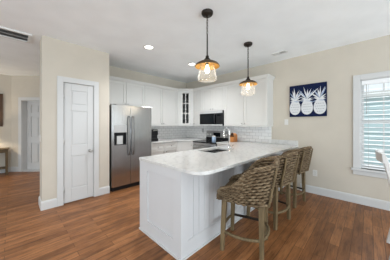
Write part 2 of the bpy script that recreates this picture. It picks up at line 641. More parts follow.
mb.box(WY0, WY1, -0.12, 0, WZ1 - 0.012, WZ1).box(WY0, WY1, -0.12, -0.06, WZ0 - 0.035, WZ0 + 0.012)
mb.build('window_frame', M['trim'], w1)
for (z0, z1, dd, bot) in ((WZ0 + 0.012, 1.40, -0.085, 0.07), (1.37, WZ1 - 0.012, -0.115, 0.045)):
    mb = MB(FR)
    a, b_ = WY0 + 0.012, WY1 - 0.012
    mb.box(a, a + 0.035, dd, dd + 0.028, z0, z1).box(b_ - 0.035, b_, dd, dd + 0.028, z0, z1)
    mb.box(a + 0.035, b_ - 0.035, dd, dd + 0.028, z0, z0 + bot).box(a + 0.035, b_ - 0.035, dd, dd + 0.028, z1 - 0.035, z1)
    for k in (1, 2):
        xm = a + (b_ - a) * k / 3
        mb.box(xm - 0.009, xm + 0.009, dd + 0.006, dd + 0.023, z0 + bot, z1 - 0.035)
    mb.box(a + 0.035, b_ - 0.035, dd + 0.008, dd + 0.022, (z0 + z1) / 2 - 0.009, (z0 + z1) / 2 + 0.009)
    sash = mb.build('window_sash', M['trim'], w1)
    MB(FR).box(a + 0.036, b_ - 0.036, dd + 0.013, dd + 0.016, z0 + bot + 0.001, z1 - 0.036).build('window_pane', M['pane'], sash)

# neighbouring house seen through the blind
hs = thing('neighbouring_house', (7.4, 0, 0), 'blue grey clapboard house wall seen outside through the window blind', 'house')
mb = MB()
mb.box(7.4, 7.6, -7, 4.5, -0.3, 2.15)
for k in range(14):
    z_ = -0.28 + k * 0.172
    q = [(7.395, z_ + 0.172), (7.365, z_), (7.40, z_), (7.40, z_ + 0.172)]
    A = [mb.v((x, -7, z)) for x, z in q]
    B = [mb.v((x, 4.5, z)) for x, z in q]
    mb.bm.faces.new(A[::-1])
    mb.bm.faces.new(B)
    for i in range(4):
        mb.bm.faces.new((A[i], A[(i + 1) % 4], B[(i + 1) % 4], B[i]))
mb.build('siding_wall', M['siding'], hs)
MB().box(7.25, 7.6, -7.1, 4.6, 2.15, 2.30).build('eave_trim', M['trim'], hs)

# ------------------------------------------------------------------ backsplash tiles
struct(MB(FB).box(2.30, XR - 0.012, 0, 0.010, 0.90, 1.34).build('wall_backsplash_back', M['tile_back']))
struct(MB(FR).box(1.577, YB, 0, 0.012, 0.90, 1.34).build('wall_backsplash_right', M['tile_right']))

# ------------------------------------------------------------------ cabinets
CT = 0.915           # counter top height
CB = CT - 0.032      # underside


def knob(mb, x, d, z, r=0.011):
    mb.lathe([(r * 0.45, 0), (r * 0.45, 0.012), (r, 0.016), (r, 0.024), (r * 0.6, 0.028)], (x, d, z), 10, 'Y')


def shaker(fr, x0, x1, z0, z1, d, name, parent, knobpos=None, fw=0.06, m=None):
    """framed door or drawer front on the plane d, thickness 0.02"""
    g = 0.0035
    x0, x1, z0, z1 = x0 + g, x1 - g, z0 + g, z1 - g
    mb = MB(fr)
    mb.box(x0, x0 + fw, d, d + 0.02, z0, z1).box(x1 - fw, x1, d, d + 0.02, z0, z1)
    mb.box(x0 + fw, x1 - fw, d, d + 0.02, z0, z0 + fw).box(x0 + fw, x1 - fw, d, d + 0.02, z1 - fw, z1)
    mb.box(x0 + fw, x1 - fw, d, d + 0.007, z0 + fw, z1 - fw)
    o = mb.build(name, m or M['cabinet'], parent, 0.002)
    if knobpos:
        kb = MB(fr)
        knob(kb, knobpos[0], d + 0.02, knobpos[1])
        kb.build('knob', M['darknickel'], o)
    return o


def locat(fr, x, d, z):
    return tuple(fr @ Vector((x, d, z)))


def upper(fr, x0, x1, z0, z1, depth, label, doors, body_z1=None):
    t = thing('wall_cabinet', locat(fr, (x0 + x1) / 2, depth / 2, z0), label, 'cabinet', 'white wall cabinets')
    MB(fr).box(x0, x1, 0.001, depth - 0.02, z0, z1).build('carcass', M['cabinet'], t)
    for (a, b_, kn) in doors:
        kp = None if kn is None else ((b_ - 0.035 if kn > 0 else a + 0.035), z0 + 0.045)
        shaker(fr, a, b_, z0, z1, depth - 0.02, 'cabinet_door', t, kp)
    return t


ZT, ZB = 2.335, 1.325
UB = 4.07      # front plane of back uppers (Y)
upper(FB, 1.385, 2.36, 1.775, ZT, 0.33, 'short white two door wall cabinet above the fridge', [(1.40, 1.88, 1), (1.88, 2.36, -1)])
upper(FB, 2.36, 3.45, ZB, ZT, 0.33, 'white two door wall cabinet between the fridge and the glass corner cabinet', [(2.36, 2.90, 1), (2.90, 3.45, -1)])
upper(FR, 3.425, 3.74, ZB, ZT, 0.33, 'narrow single door white wall cabinet between glass corner cabinet and microwave', [(3.425, 3.74, 1)])
upper(FR, 2.645, 3.425, 1.715, ZT, 0.33, 'short white two door wall cabinet directly above the microwave', [(2.645, 3.035, 1), (3.035, 3.425, -1)])
upper(FR, 1.54, 2.645, ZB, ZT, 0.33, 'white two door wall cabinet right of the microwave, at end of the run', [(1.54, 2.095, 1), (2.095, 2.645, -1)])

# glass fronted corner cabinet (diagonal)
PA, PB_ = Vector((3.45, YB - 0.33, 0)), Vector((XR - 0.33, 3.74, 0))
ud = (PB_ - PA)
UL = ud.length
nd = Vector((-ud.y, ud.x, 0)).normalized()
if nd.dot(Vector((-1, -1, 0))) < 0:
    nd = -nd
FD = frame(PA, ud, nd)
t = thing('corner_cabinet', (3.78, 4.07, ZB), 'white diagonal corner wall cabinet with glass pane door', 'cabinet')
g = 0.004
poly_in = [(3.452, YB - 0.001), (3.452, PA.y + g), (PB_.x + g, 3.742), (XR - 0.001, 3.742), (XR - 0.001, YB - 0.001)]
mb = MB()
mb.prism(poly_in, ZB, ZB + 0.02)
mb.prism(poly_in, ZT - 0.02, ZT)
mb.box(3.452, 3.470, PA.y + g, YB - 0.001, ZB, ZT).box(PB_.x + g, XR - 0.001, 3.742, 3.760, ZB, ZT)
mb.box(3.46, XR - 0.001, YB - 0.012, YB - 0.001, ZB, ZT).box(XR - 0.012, XR - 0.001, 3.75, YB - 0.001, ZB, ZT)
mb.build('carcass', M['cabinet'], t)
mb = MB()
for zz in (1.51, 1.80, 2.06):
    mb.prism([(3.475, YB - 0.015), (3.475, PA.y + 0.04), (PB_.x + 0.04, 3.765), (XR - 0.015, 3.765), (XR - 0.015, YB - 0.015)], zz, zz + 0.015)
mb.build('shelf', M['cabinet'], t)
gx0, gx1 = 0.145, 0.325
mb = MB(FD)
mb.box(0.0, 0.055, -0.012, 0.006, ZB, ZT).box(UL - 0.055, UL, -0.012, 0.006, ZB, ZT)
mb.build('face_frame', M['cabinet'], t)
mb = MB(FD)
mb.box(0.057, gx0, -0.006, 0.014, ZB + 0.002, ZT - 0.002).box(gx1, UL - 0.057, -0.006, 0.014, ZB + 0.002, ZT - 0.002)
mb.box(gx0, gx1, -0.006, 0.014, ZB + 0.002, ZB + 0.055).box(gx0, gx1, -0.006, 0.014, ZT - 0.065, ZT - 0.002)
xm = (gx0 + gx1) / 2
mb.box(xm - 0.012, xm + 0.012, -0.006, 0.014, ZB + 0.05, ZT - 0.06)
zz0, zz1 = ZB + 0.055, ZT - 0.065
for k in (1, 2):
    zz = zz0 + (zz1 - zz0) * k / 3
    mb.box(gx0, gx1, -0.006, 0.014, zz - 0.012, zz + 0.012)
dr = mb.build('cabinet_door', M['cabinet'], t)
MB(FD).box(gx0 - 0.01, gx1 + 0.01, 0.000, 0.004, zz0 - 0.01, zz1 + 0.01).build('glass_pane', M['cabglass'], dr)
kb = MB(FD)
knob(kb, UL - 0.085, 0.014, ZB + 0.045)
kb.build('knob', M['nickel'], dr)

# crown moulding: continuous over all the uppers
mb = MB()


def crown_path(pts, prof):
    """sweep (out, z) profile along a plan polyline with outward on the left"""
    P = [Vector((x, y)) for x, y in pts]
    rings = []
    for i, p in enumerate(P):
        d0 = (P[i] - P[i - 1]).normalized() if i > 0 else None
        d1_ = (P[i + 1] - P[i]).normalized() if i < len(P) - 1 else None
        n0 = Vector((d0.y, -d0.x)) if d0 else None
        n1 = Vector((d1_.y, -d1_.x)) if d1_ else None
        if n0 is None: nn = n1
        elif n1 is None: nn = n0
        else:
            nn = (n0 + n1)
            nn = nn / (nn.length_squared) * 2
        rings.append([mb.v((p.x + nn.x * o, p.y + nn.y * o, z)) for o, z in prof])
    k = len(prof)
    for A, B in zip(rings, rings[1:]):
        for j in range(k):
            mb.bm.faces.new((A[j], A[(j + 1) % k], B[(j + 1) % k], B[j]))
    mb.bm.faces.new(rings[0])
    mb.bm.faces.new(rings[-1][::-1])


cp = [(1.385, UB), (3.45, UB), (XR - 0.33, 3.74), (XR - 0.33, 1.54), (XR, 1.54)]
crown_path(cp, [(-0.05, ZT), (0.008, ZT), (0.014, ZT + 0.012), (0.040, ZT + 0.052), (0.046, ZT + 0.068), (-0.05, ZT + 0.068)])
tag(mb.build('crown_moulding', M['cabinet']), 'white crown moulding running along the tops of the wall cabinets', 'moulding')
# light rail under the tall uppers
for pts, lb in (([(2.36, UB), (3.45, UB), (XR - 0.33, 3.74), (XR - 0.33, 3.43)], 'thin white rail under the wall cabinets left of the microwave'),
                ([(XR - 0.33, 2.640), (XR - 0.33, 1.54), (XR - 0.002, 1.54)], 'thin white rail under the wall cabinet right of the microwave')):
    mb = MB()
    crown_path(pts, [(-0.020, ZB - 0.025), (0.0, ZB - 0.025), (0.0, ZB), (-0.020, ZB)])
    tag(mb.build('light_rail', M['cabinet']), lb, 'moulding')


def base_unit(fr, x0, x1, label, layout, depth=0.60):
    t = thing('base_cabinet', locat(fr, (x0 + x1) / 2, depth / 2, 0), label, 'cabinet', 'white base cabinets')
    MB(fr).box(x0, x1, 0.014, depth, 0.10, CB - 0.001).build('carcass', M['cabinet'], t)
    MB(fr).box(x0, x1, 0.014, depth - 0.07, 0, 0.10).build('toe_kick', M['darkside'], t)
    for (kind, a, b_, z0, z1, kx, kz) in layout:
        shaker(fr, a, b_, z0, z1, depth, kind, t, (kx, kz), 0.045)
    return t


DZ0 = 0.70
base_unit(FB, 2.33, 3.19, 'white base cabinet with two drawers below the coffee maker counter', [
    ('drawer_front', 2.34, 2.77, DZ0, CB - 0.012, 2.555, 0.78), ('drawer_front', 2.77, 3.18, DZ0, CB - 0.012, 2.975, 0.78),
    ('cabinet_door', 2.34, 2.77, 0.12, DZ0, 2.73, DZ0 - 0.06), ('cabinet_door', 2.77, 3.18, 0.12, DZ0, 2.81, DZ0 - 0.06)])
# diagonal corner base
t = thing('corner_base_cabinet', (3.7, 4.0, 0), 'white diagonal corner base cabinet left of the range', 'cabinet')
c0, c1 = Vector((3.195, YB - 0.60, 0)), Vector((XR - 0.60, 3.455, 0))
MB().prism([(3.195, YB - 0.014), (c0.x, c0.y), (c1.x, c1.y), (XR - 0.014, 3.455), (XR - 0.014, YB - 0.014)], 0.10, CB - 0.001).build('carcass', M['cabinet'], t)
MB().prism([(3.25, YB - 0.014), (3.25, YB - 0.55), (XR - 0.55, 3.50), (XR - 0.014, 3.50), (XR - 0.014, YB - 0.014)], 0, 0.10).build('toe_kick', M['darkside'], t)
u2 = c1 - c0
n2 = Vector((u2.y, -u2.x, 0))
FD2 = frame(c0, u2, n2 if n2.dot(Vector((-1, -1, 0))) > 0 else -n2)
shaker(FD2, 0.03, u2.length - 0.03, 0.12, CB - 0.015, 0, 'cabinet_door', t, (u2.length - 0.07, 0.78), 0.05)
base_unit(FR, 2.13, 2.655, 'white base cabinet between the range and the peninsula', [
    ('drawer_front', 2.14, 2.645, DZ0, CB - 0.012, 2.39, 0.78), ('cabinet_door', 2.14, 2.645, 0.12, DZ0, 2.60, DZ0 - 0.06)])

# worktops
t = MB()
t.prism([(2.315, YB - 0.012), (2.315, YB - 0.64), (3.18, YB - 0.64), (XR - 0.64, 3.445), (XR - 0.014, 3.445), (XR - 0.014, YB - 0.012)], CB, CT)
tag(t.build('worktop', M['marble'], None, 0.004), 'white marble worktop under the coffee maker, running round the kitchen corner', 'countertop')

# ------------------------------------------------------------------ peninsula
PX0, PY0, PY1 = 1.168, 1.325, 2.115
pn = thing('peninsula', (2.6, 1.72, 0), 'white panelled kitchen peninsula base under the marble bar top', 'kitchen island')
mb = MB()
# hollow shell so that the sink bowls hang inside it
mb.box(PX0, PX0 + 0.03, PY0, PY1, 0, CB - 0.001)
mb.box(PX0 + 0.03, XR - 0.02, PY0, PY0 + 0.10, 0, CB - 0.001)
mb.box(PX0 + 0.03, XR - 0.62, PY1 - 0.03, PY1, 0.10, CB - 0.001)
mb.box(PX0 + 0.03, XR - 0.02, PY0 + 0.10, PY1 - 0.08, 0.02, 0.10)
mb.build('carcass', M['island'], pn)
FE = frame((PX0, 0, 0), (0, 1, 0), (-1, 0, 0))
mb = MB(FE)
T_ = 0.014
mb.box(PY0 - T_, 1.435, 0, T_, 0.0, CB - 0.001).box(1.935, PY1, 0, T_, 0, CB - 0.001)
mb.box(1.435, 1.935, 0, T_, 0, 0.165).box(1.435, 1.935, 0, T_, 0.78, CB - 0.001)
mb.build('end_panel', M['island'], pn)
FS = frame((0, PY0, 0), (1, 0, 0), (0, -1, 0))
mb = MB(FS)
xs = [PX0, 1.245]
# corner stile, base and top rails, then beaded boards between them
mb.box(PX0, 1.245, 0, T_, 0, CB - 0.001)
mb.box(1.245, XR - 0.03, 0, T_, 0, 0.165)
mb.box(1.245, XR - 0.03, 0, T_, 0.80, CB - 0.001)
x_ = 1.245
while x_ < XR - 0.12:
    mb.box(x_ + 0.002, x_ + 0.084, 0, 0.008, 0.165, 0.80)
    x_ += 0.086
mb.build('knee_wall_panel', M['island'], pn)
mb = MB()
mb.box(PX0 - T_ - 0.012, PX0 - T_, PY0 - T_ - 0.012, PY1, 0, 0.018)
mb.box(PX0 - T_, XR - 0.03, PY0 - T_ - 0.012, PY0 - T_, 0, 0.018)
mb.build('shoe_moulding', M['trim'], pn)
# kitchen-side doors
FK = frame((0, PY1, 0), (1, 0, 0), (0, 1, 0))
for k in range(4):
    a = PX0 + 0.03 + k * 0.55
    shaker(FK, a, a + 0.55, 0.12, CB - 0.012, 0, 'cabinet_door', pn, (a + 0.06, 0.74), 0.055, M['island'])

# bar top with sink cut-out and the leg towards the range
SX0, SX1, SY0, SY1 = 2.12, 2.70, 1.66, 2.03
TX0, TY0, TY1 = 1.143, 1.035, 2.135
mb = MB()
r = 0.15
arc = [(TX0 + r - r * math.cos(a), TY0 + r - r * math.sin(a)) for a in [PI / 2 * k / 8 for k in range(9)]]
r2 = 0.03
arc2 = [(TX0 + r2 - r2 * math.cos(a), TY1 - r2 + r2 * math.sin(a)) for a in [PI / 2 * (1 - k / 4) for k in range(5)]]
outer = arc + [(XR - 0.002, TY0), (XR - 0.002, 1.57), (XR - 0.014, 1.59), (XR - 0.014, 2.655), (XR - 0.64, 2.655), (XR - 0.64, TY1)] + arc2
hole = [(SX0, SY0), (SX1, SY0), (SX1, SY1), (SX0, SY1)]
ov = [mb.v((x, y, CT)) for x, y in outer]
hv = [mb.v((x, y, CT)) for x, y in hole]
edges = [mb.bm.edges.new((L[i], L[(i + 1) % len(L)])) for L in (ov, hv) for i in range(len(L))]
bmesh.ops.triangle_fill(mb.bm, edges=edges, use_beauty=True)
ret = bmesh.ops.extrude_face_region(mb.bm, geom=mb.bm.faces[:])
bmesh.ops.translate(mb.bm, verts=[e for e in ret['geom'] if isinstance(e, bmesh.types.BMVert)], vec=(0, 0, CB - CT))
bt = thing('worktop', (2.6, 1.6, CB), 'large white marble bar top with rounded corner on the peninsula', 'countertop')
mb.build('slab', M['marble'], bt, 0.004)
MB(FR).box(1.036, 1.572, 0.002, 0.022, CT, CT + 0.095).build('upstand', M['marble'], bt, 0.003)

# sink
sk = thing('kitchen_sink', ((SX0 + SX1) / 2, (SY0 + SY1) / 2, CB - 0.2), 'stainless double bowl undermount sink in the marble bar top', 'sink')
mb = MB()
wl = 0.004
for (a, b_) in ((SX0, 2.44), (2.47, SX1)):
    zb = CB - 0.19
    mb.box(a, b_, SY0, SY1, zb, zb + wl)
    mb.box(a - wl, a, SY0 - wl, SY1 + wl, zb, CB - 0.002).box(b_, b_ + wl, SY0 - wl, SY1 + wl, zb, CB - 0.002)
    mb.box(a, b_, SY0 - wl, SY0, zb, CB - 0.002).box(a, b_, SY1, SY1 + wl, zb, CB - 0.002)
mb.box(2.444, 2.466, SY0, SY1, CB - 0.03, CB - 0.002)
mb.build('bowl', M['steel'], sk)
for x in (2.28, 2.585):
    MB().lathe([(0.04, 0), (0.04, 0.003), (0.02, 0.004)], (x, 1.84, CB - 0.186), 16).build('drain', M['chrome'], sk)

# faucet
fx, fy = 2.40, 1.575
fc = thing('faucet', (fx, fy, CT), 'tall chrome gooseneck faucet behind the sink', 'faucet')
MB().lathe([(0.028, 0), (0.028, 0.008), (0.019, 0.014), (0.017, 0.09)], (fx, fy, CT), 18).build('base', M['chrome'], fc)
rr_ = 0.052
pts = [(fx, fy, CT + 0.08), (fx, fy, CT + 0.31)]
pts += [(fx, fy + rr_ - rr_ * math.cos(a), CT + 0.31 + rr_ * math.sin(a)) for a in [PI * k / 12 for k in range(1, 13)]]
pts += [(fx, fy + 2 * rr_, CT + 0.29)]
MB().tube(pts, 0.012, 12).build('spout', M['chrome'], fc)
MB().tube([(fx, fy + 2 * rr_, CT + 0.29), (fx, fy + 2 * rr_, CT + 0.21)], [0.015, 0.018], 12).build('spray_head', M['chrome'], fc)
MB().tube([(fx + 0.015, fy, CT + 0.06), (fx + 0.05, fy, CT + 0.065), (fx + 0.10, fy - 0.01, CT + 0.10)], [0.010, 0.008, 0.006], 8).build('lever', M['chrome'], fc)

# ------------------------------------------------------------------ fridge
FX0, FX1, FXM, FY = 1.378, 2.285, 1.775, 3.64
fr_ = thing('refrigerator', ((FX0 + FX1) / 2, 4.0, 0), 'stainless side by side refrigerator with ice dispenser', 'refrigerator')
FF = frame((0, FY, 0), (1, 0, 0), (0, -1, 0))
MB(FF).box(FX0 + 0.004, FX1 - 0.004, -0.74, -0.065, 0.03, 1.735).build('cabinet_body', M['darkside'], fr_, 0.004)
MB(FF).box(FX0 + 0.02, FX1 - 0.02, -0.72, -0.02, 0.0, 0.075).build('toe_grille', M['black'], fr_)
dz0, dz1 = 0.085, 1.742
# left door with dispenser recess
ax0, ax1, az0, az1 = 1.430, 1.680, 0.925, 1.325
mb = MB(FF)
mb.box(FX0, ax0, -0.06, 0, dz0, dz1).box(ax1, FXM - 0.004, -0.06, 0, dz0, dz1)
mb.box(ax0, ax1, -0.06, 0, dz0, az0).box(ax0, ax1, -0.06, 0, az1, dz1)
ld = mb.build('freezer_door', M['steel'], fr_)
mb = MB(FF)
mb.box(ax0, ax1, -0.06, -0.048, az0, az1)
mb.box(ax0, ax0 + 0.012, -0.048, 0.002, az0, az1).box(ax1 - 0.012, ax1, -0.048, 0.002, az0, az1)
mb.box(ax0 + 0.012, ax1 - 0.012, -0.048, 0.002, az0, az0 + 0.012)
dp = mb.build('dispenser', M['black'], ld)
mb = MB(FF)
mb.box(ax0 - 0.004, ax1 + 0.004, -0.04, 0.004, az1 - 0.145, az1 + 0.004)
mb.build('control_panel', M['greyplate'], ld, label='grey dispenser control panel')
mb = MB(FF)
mb.box(ax0 + 0.065, ax1 - 0.065, -0.046, -0.024, az0 + 0.014, az0 + 0.185)
mb.build('paddle', M['satin'], ld)
MB(FF).box(ax0 + 0.065, ax1 - 0.065, -0.045, -0.008, az1 - 0.19, az1 - 0.15).build('spout', M['black'], ld)
rd = MB(FF).box(FXM + 0.004, FX1, -0.06, 0, dz0, dz1).build('fridge_door', M['steel'], fr_, 0.006)
for xx, par in ((FXM - 0.045, ld), (FXM + 0.045, rd)):
    mb = MB(FF)
    mb.tube([(xx, 0.0, 0.70), (xx, 0.045, 0.72), (xx, 0.055, 0.80), (xx, 0.058, 1.05), (xx, 0.055, 1.42), (xx, 0.045, 1.50), (xx, 0.0, 1.52)], 0.013, 10)
    mb.build('handle', M['darknickel'], par)
for xx in (FX0 + 0.06, FX1 - 0.06):
    MB(FF).box(xx - 0.04, xx + 0.04, -0.12, -0.01, dz1, dz1 + 0.012).build('hinge_cover', M['black'], fr_)

# ------------------------------------------------------------------ range and microwave
RY0, RY1 = 2.665, 3.435
rg = thing('range_stove', (3.78, 3.05, 0), 'stainless electric range with black glass cooktop', 'stove')
MB(FR).box(RY0, RY1, 0.016, 0.62, 0.02, 0.865).build('body', M['darkside'], rg)
MB(FR).box(RY0, RY1, 0.10, 0.665, 0.865, 0.895).build('cooktop', M['blackglass'], rg, 0.004)
MB(FR).box(RY0 + 0.004, RY1 - 0.004, 0.62, 0.645, 0.80, 0.862).build('control_strip', M['steel'], rg)
od = MB(FR).box(RY0 + 0.004, RY1 - 0.004, 0.62, 0.66, 0.24, 0.795).build('oven_door', M['steel'], rg, 0.004)
MB(FR).box(RY0 + 0.10, RY1 - 0.10, 0.660, 0.663, 0.34, 0.64).build('oven_window', M['blackglass'], od)
mb = MB(FR)
hz = 0.745
mb.tube([(RY0 + 0.05, 0.66, hz), (RY0 + 0.05, 0.705, hz), (RY1 - 0.05, 0.705, hz), (RY1 - 0.05, 0.66, hz)], 0.012, 10)
mb.build('handle', M['nickel'], od)
MB(FR).box(RY0 + 0.004, RY1 - 0.004, 0.62, 0.655, 0.06, 0.235).build('storage_drawer', M['steel'], rg, 0.004)
bg = MB(FR).extrude([(0.016, 0.896), (0.10, 0.896), (0.085, 1.165), (0.016, 1.165)], RY0, RY1).build('backguard', M['range_steel'], rg)
FG = FR
MB(FG).extrude([(0.098, 1.0), (0.102, 1.0), (0.096, 1.115), (0.091, 1.115)], 2.93, 3.17).build('display', M['display'], bg)
for yy in (2.73, 2.83, 3.27, 3.37):
    mb = MB(FG)
    mb.lathe([(0.026, 0), (0.024, 0.02), (0.016, 0.022)], (yy, 0.092, 1.06), 14, 'Y')
    mb.build('burner_knob', M['plate'], bg, label='white burner knob')
MB(FR).box(RY0 + 0.001, RY1 - 0.001, 0.1, 0.108, 0.896, 0.985).build('vent_trim', M['black'], bg)

mw = thing('microwave', (3.9, 3.03, 1.33), 'black and stainless microwave mounted above the range', 'microwave')
MZ0, MZ1 = 1.315, 1.708
MB(FR).box(2.665, 3.425, 0.014, 0.36, MZ0, MZ1).build('case', M['darkside'], mw)
mb = MB(FR)
mb.box(2.665, 3.425, 0.36, 0.385, MZ1 - 0.065, MZ1).box(2.665, 3.425, 0.36, 0.385, MZ0, MZ0 + 0.035)
mb.build('vent_strip', M['satin'], mw)
md = MB(FR).box(2.855, 3.425, 0.36, 0.392, MZ0 + 0.037, MZ1 - 0.067).build('door', M['blackglass'], mw, 0.003)
MB(FR).box(2.93, 3.37, 0.392, 0.394, MZ0 + 0.08, MZ1 - 0.105).build('door_window', M['display'], md)
mb = MB(FR)
mb.tube([(2.885, 0.392, MZ0 + 0.06), (2.885, 0.425, MZ0 + 0.08), (2.885, 0.425, MZ1 - 0.11), (2.885, 0.392, MZ1 - 0.09)], 0.009, 8)
mb.build('handle', M['darkside'], md)
cpn = MB(FR).box(2.665, 2.852, 0.36, 0.390, MZ0 + 0.037, MZ1 - 0.067).build('control_panel', M['black'], mw, 0.003)
MB(FR).box(2.70, 2.82, 0.390, 0.392, 1.56, 1.61).build('display', M['display'], cpn)

# ------------------------------------------------------------------ worktop things
cmx, cmy = 2.545, 4.03
cm = thing('coffee_maker', (cmx, cmy, CT), 'black single cup coffee maker beside the fridge', 'coffee maker')
MB().box(cmx - 0.095, cmx + 0.095, cmy - 0.15, cmy + 0.14, CT, CT + 0.075).build('drip_base', M['black'], cm, 0.01)
MB().box(cmx - 0.085, cmx + 0.085, cmy - 0.125, cmy + 0.14, CT + 0.04, CT + 0.24).build('body', M['black'], cm, 0.012)
MB().box(cmx - 0.095, cmx + 0.095, cmy - 0.15, cmy + 0.14, CT + 0.15, CT + 0.305).build('brew_head', M['black'], cm, 0.025)
MB().tube([(cmx - 0.06, cmy - 0.152, CT + 0.27), (cmx - 0.05, cmy - 0.175, CT + 0.28), (cmx + 0.05, cmy - 0.175, CT + 0.28), (cmx + 0.06, cmy - 0.152, CT + 0.27)], 0.008, 8).build('lid_handle', M['nickel'], cm)

kbx, kby = 3.86, 2.42
kn = thing('knife_block', (kbx, kby, CT), 'orange wooden knife block with dark handles right of the range', 'knife block')
FKB = frame((kbx, kby, CT), (0, 1, 0), (-1, 0, 0))
mb = MB(FKB)
mb.extrude([(-0.09, 0.0), (0.08, 0.0), (0.08, 0.10), (-0.01, 0.215), (-0.09, 0.165)], -0.065, 0.065)
mb.build('block', M['blockwood'], kn, 0.006)
for i, (xx, tt) in enumerate(((-0.04, 0.0), (0.0, 0.0), (0.04, 0.0), (-0.02, 0.5), (0.025, 0.5))):
    bx, bz = (0.055 - 0.055 * tt, 0.130 + 0.068 * tt)
    mb = MB(FKB)
    mb.tube([(xx, bx, bz), (xx, bx + 0.048, bz + 0.050 + 0.012)], [0.010, 0.012], 8)
    mb.build('knife_handle', M['bronze'], kn)

jx, jy = 3.66, 2.875
jr = thing('canister', (jx, jy, 0.895), 'pale blue lidded canister standing on the black cooktop', 'canister')
MB().lathe([(0.046, 0), (0.052, 0.01), (0.052, 0.12), (0.045, 0.135)], (jx, jy, 0.895), 20).build('jar', M['jar'], jr)
MB().lathe([(0.046, 0.135), (0.047, 0.15), (0.012, 0.156), (0.012, 0.168)], (jx, jy, 0.895), 20).build('lid', M['plate'], jr)

# ------------------------------------------------------------------ plates and vents
def wall_plate(fr, x, z, label, kind, m, d=0.0, w_=0.075, h_=0.118):
    t = thing(kind, locat(fr, x, d, z), label, 'light switch' if kind == 'light_switch' else 'outlet')
    MB(fr).box(x - w_ / 2, x + w_ / 2, d, d + 0.006, z - h_ / 2, z + h_ / 2).build('cover_plate', m, t, 0.002)
    if kind == 'light_switch':
        MB(fr).box(x - 0.016, x + 0.016, d + 0.006, d + 0.010, z - 0.033, z + 0.033).build('rocker', m, t)
    else:
        for s_ in (-1, 1):
            r_ = MB(fr).box(x - 0.017, x + 0.017, d + 0.006, d + 0.008, z + s_ * 0.02 - 0.014, z + s_ * 0.02 + 0.014).build('socket', m, t)
            mb = MB(fr)
            for e in (-1, 1):
                mb.box(x + e * 0.007 - 0.0012, x + e * 0.007 + 0.0012, d + 0.008, d + 0.0085, z + s_ * 0.02 - 0.005, z + s_ * 0.02 + 0.007)
            mb.build('slot', M['black'], r_)
    return t


wall_plate(FR, 1.262, 1.395, 'white light switch plate on the wall below the pineapple picture', 'light_switch', M['plate'])
wall_plate(FR, 0.745, 0.40, 'white outlet low on the wall above the baseboard', 'wall_outlet', M['plate'])
wall_plate(FR, 3.64, 1.16, 'grey outlet on the tile backsplash left of the range', 'wall_outlet', M['greyplate'], 0.012)
FCS = frame((XC0, YC, 0), (0, 1, 0), (-1, 0, 0))
wall_plate(FCS, 0.20, 1.12, 'white light switch on the side of the closet facing the hall', 'light_switch', M['plate'])

# small ceiling register
v = thing('ceiling_register', (3.635, 1.24, H), 'small white ceiling register above the picture wall', 'air vent')
mb = MB()
mb.box(3.57, 3.70, 1.11, 1.13, H - 0.012, H - 0.0005).box(3.57, 3.70, 1.35, 1.37, H - 0.012, H - 0.0005)
mb.box(3.57, 3.59, 1.13, 1.35, H - 0.012, H - 0.0005).box(3.68, 3.70, 1.13, 1.35, H - 0.012, H - 0.0005)
mb.box(3.59, 3.68, 1.236, 1.244, H - 0.012, H - 0.0005)
mb.build('register_frame', M['grille'], v)
MB().box(3.59, 3.68, 1.13, 1.35, H - 0.003, H - 0.0005).build('duct_opening', M['ventdark'], v)
mb = MB()
for k in range(7):      # the hallward bank lies nearly shut, the other stands open
    for y0, dy, dz_ in ((1.250, 0.0125, 0.004), (1.136, 0.002, 0.008)):
        y = y0 + k * 0.014
        a = [mb.v(p) for p in ((3.59, y, H - 0.004), (3.68, y, H - 0.004), (3.68, y + dy, H - 0.004 - dz_), (3.59, y + dy, H - 0.004 - dz_))]
        mb.bm.faces.new(a)
lo = mb.build('louvers', M['grille'], v)
so = lo.modifiers.new('solid', 'SOLIDIFY')
so.thickness = 0.0015

# big return grille
v = thing('return_air_grille', (-0.25, 3.94, H), 'long white return air grille on the ceiling near the hall', 'air vent')
gx0_, gx1_, gy0, gy1 = -0.72, 0.225, 3.75, 4.12
mb = MB()
z0, z1 = H - 0.022, H - 0.0005
mb.box(gx0_, gx1_, gy0, gy0 + 0.035, z0, z1).box(gx0_, gx1_, gy1 - 0.035, gy1, z0, z1)
mb.box(gx0_, gx0_ + 0.04, gy0 + 0.035, gy1 - 0.035, z0, z1).box(gx1_ - 0.04, gx1_, gy0 + 0.035, gy1 - 0.035, z0, z1)
mb.build('grille_frame', M['grille'], v)
MB().box(gx0_ + 0.04, gx1_ - 0.04, gy0 + 0.035, gy1 - 0.035, H - 0.004, z1).build('duct_opening', M['ventdark'], v)
mb = MB()
ym = (gy0 + gy1) / 2
mb.box(gx0_ + 0.04, gx1_ - 0.04, ym - 0.008, ym + 0.008, z0, H - 0.004)
k = gy0 + 0.05
while k < gy1 - 0.06:
    a = [mb.v(p) for p in ((gx0_ + 0.04, k, H - 0.018), (gx1_ - 0.04, k, H - 0.018), (gx1_ - 0.04, k + 0.015, H - 0.006), (gx0_ + 0.04, k + 0.015, H - 0.006))]
    mb.bm.faces.new(a)
    k += 0.022
mb.build('louvers', M['louver'], v)

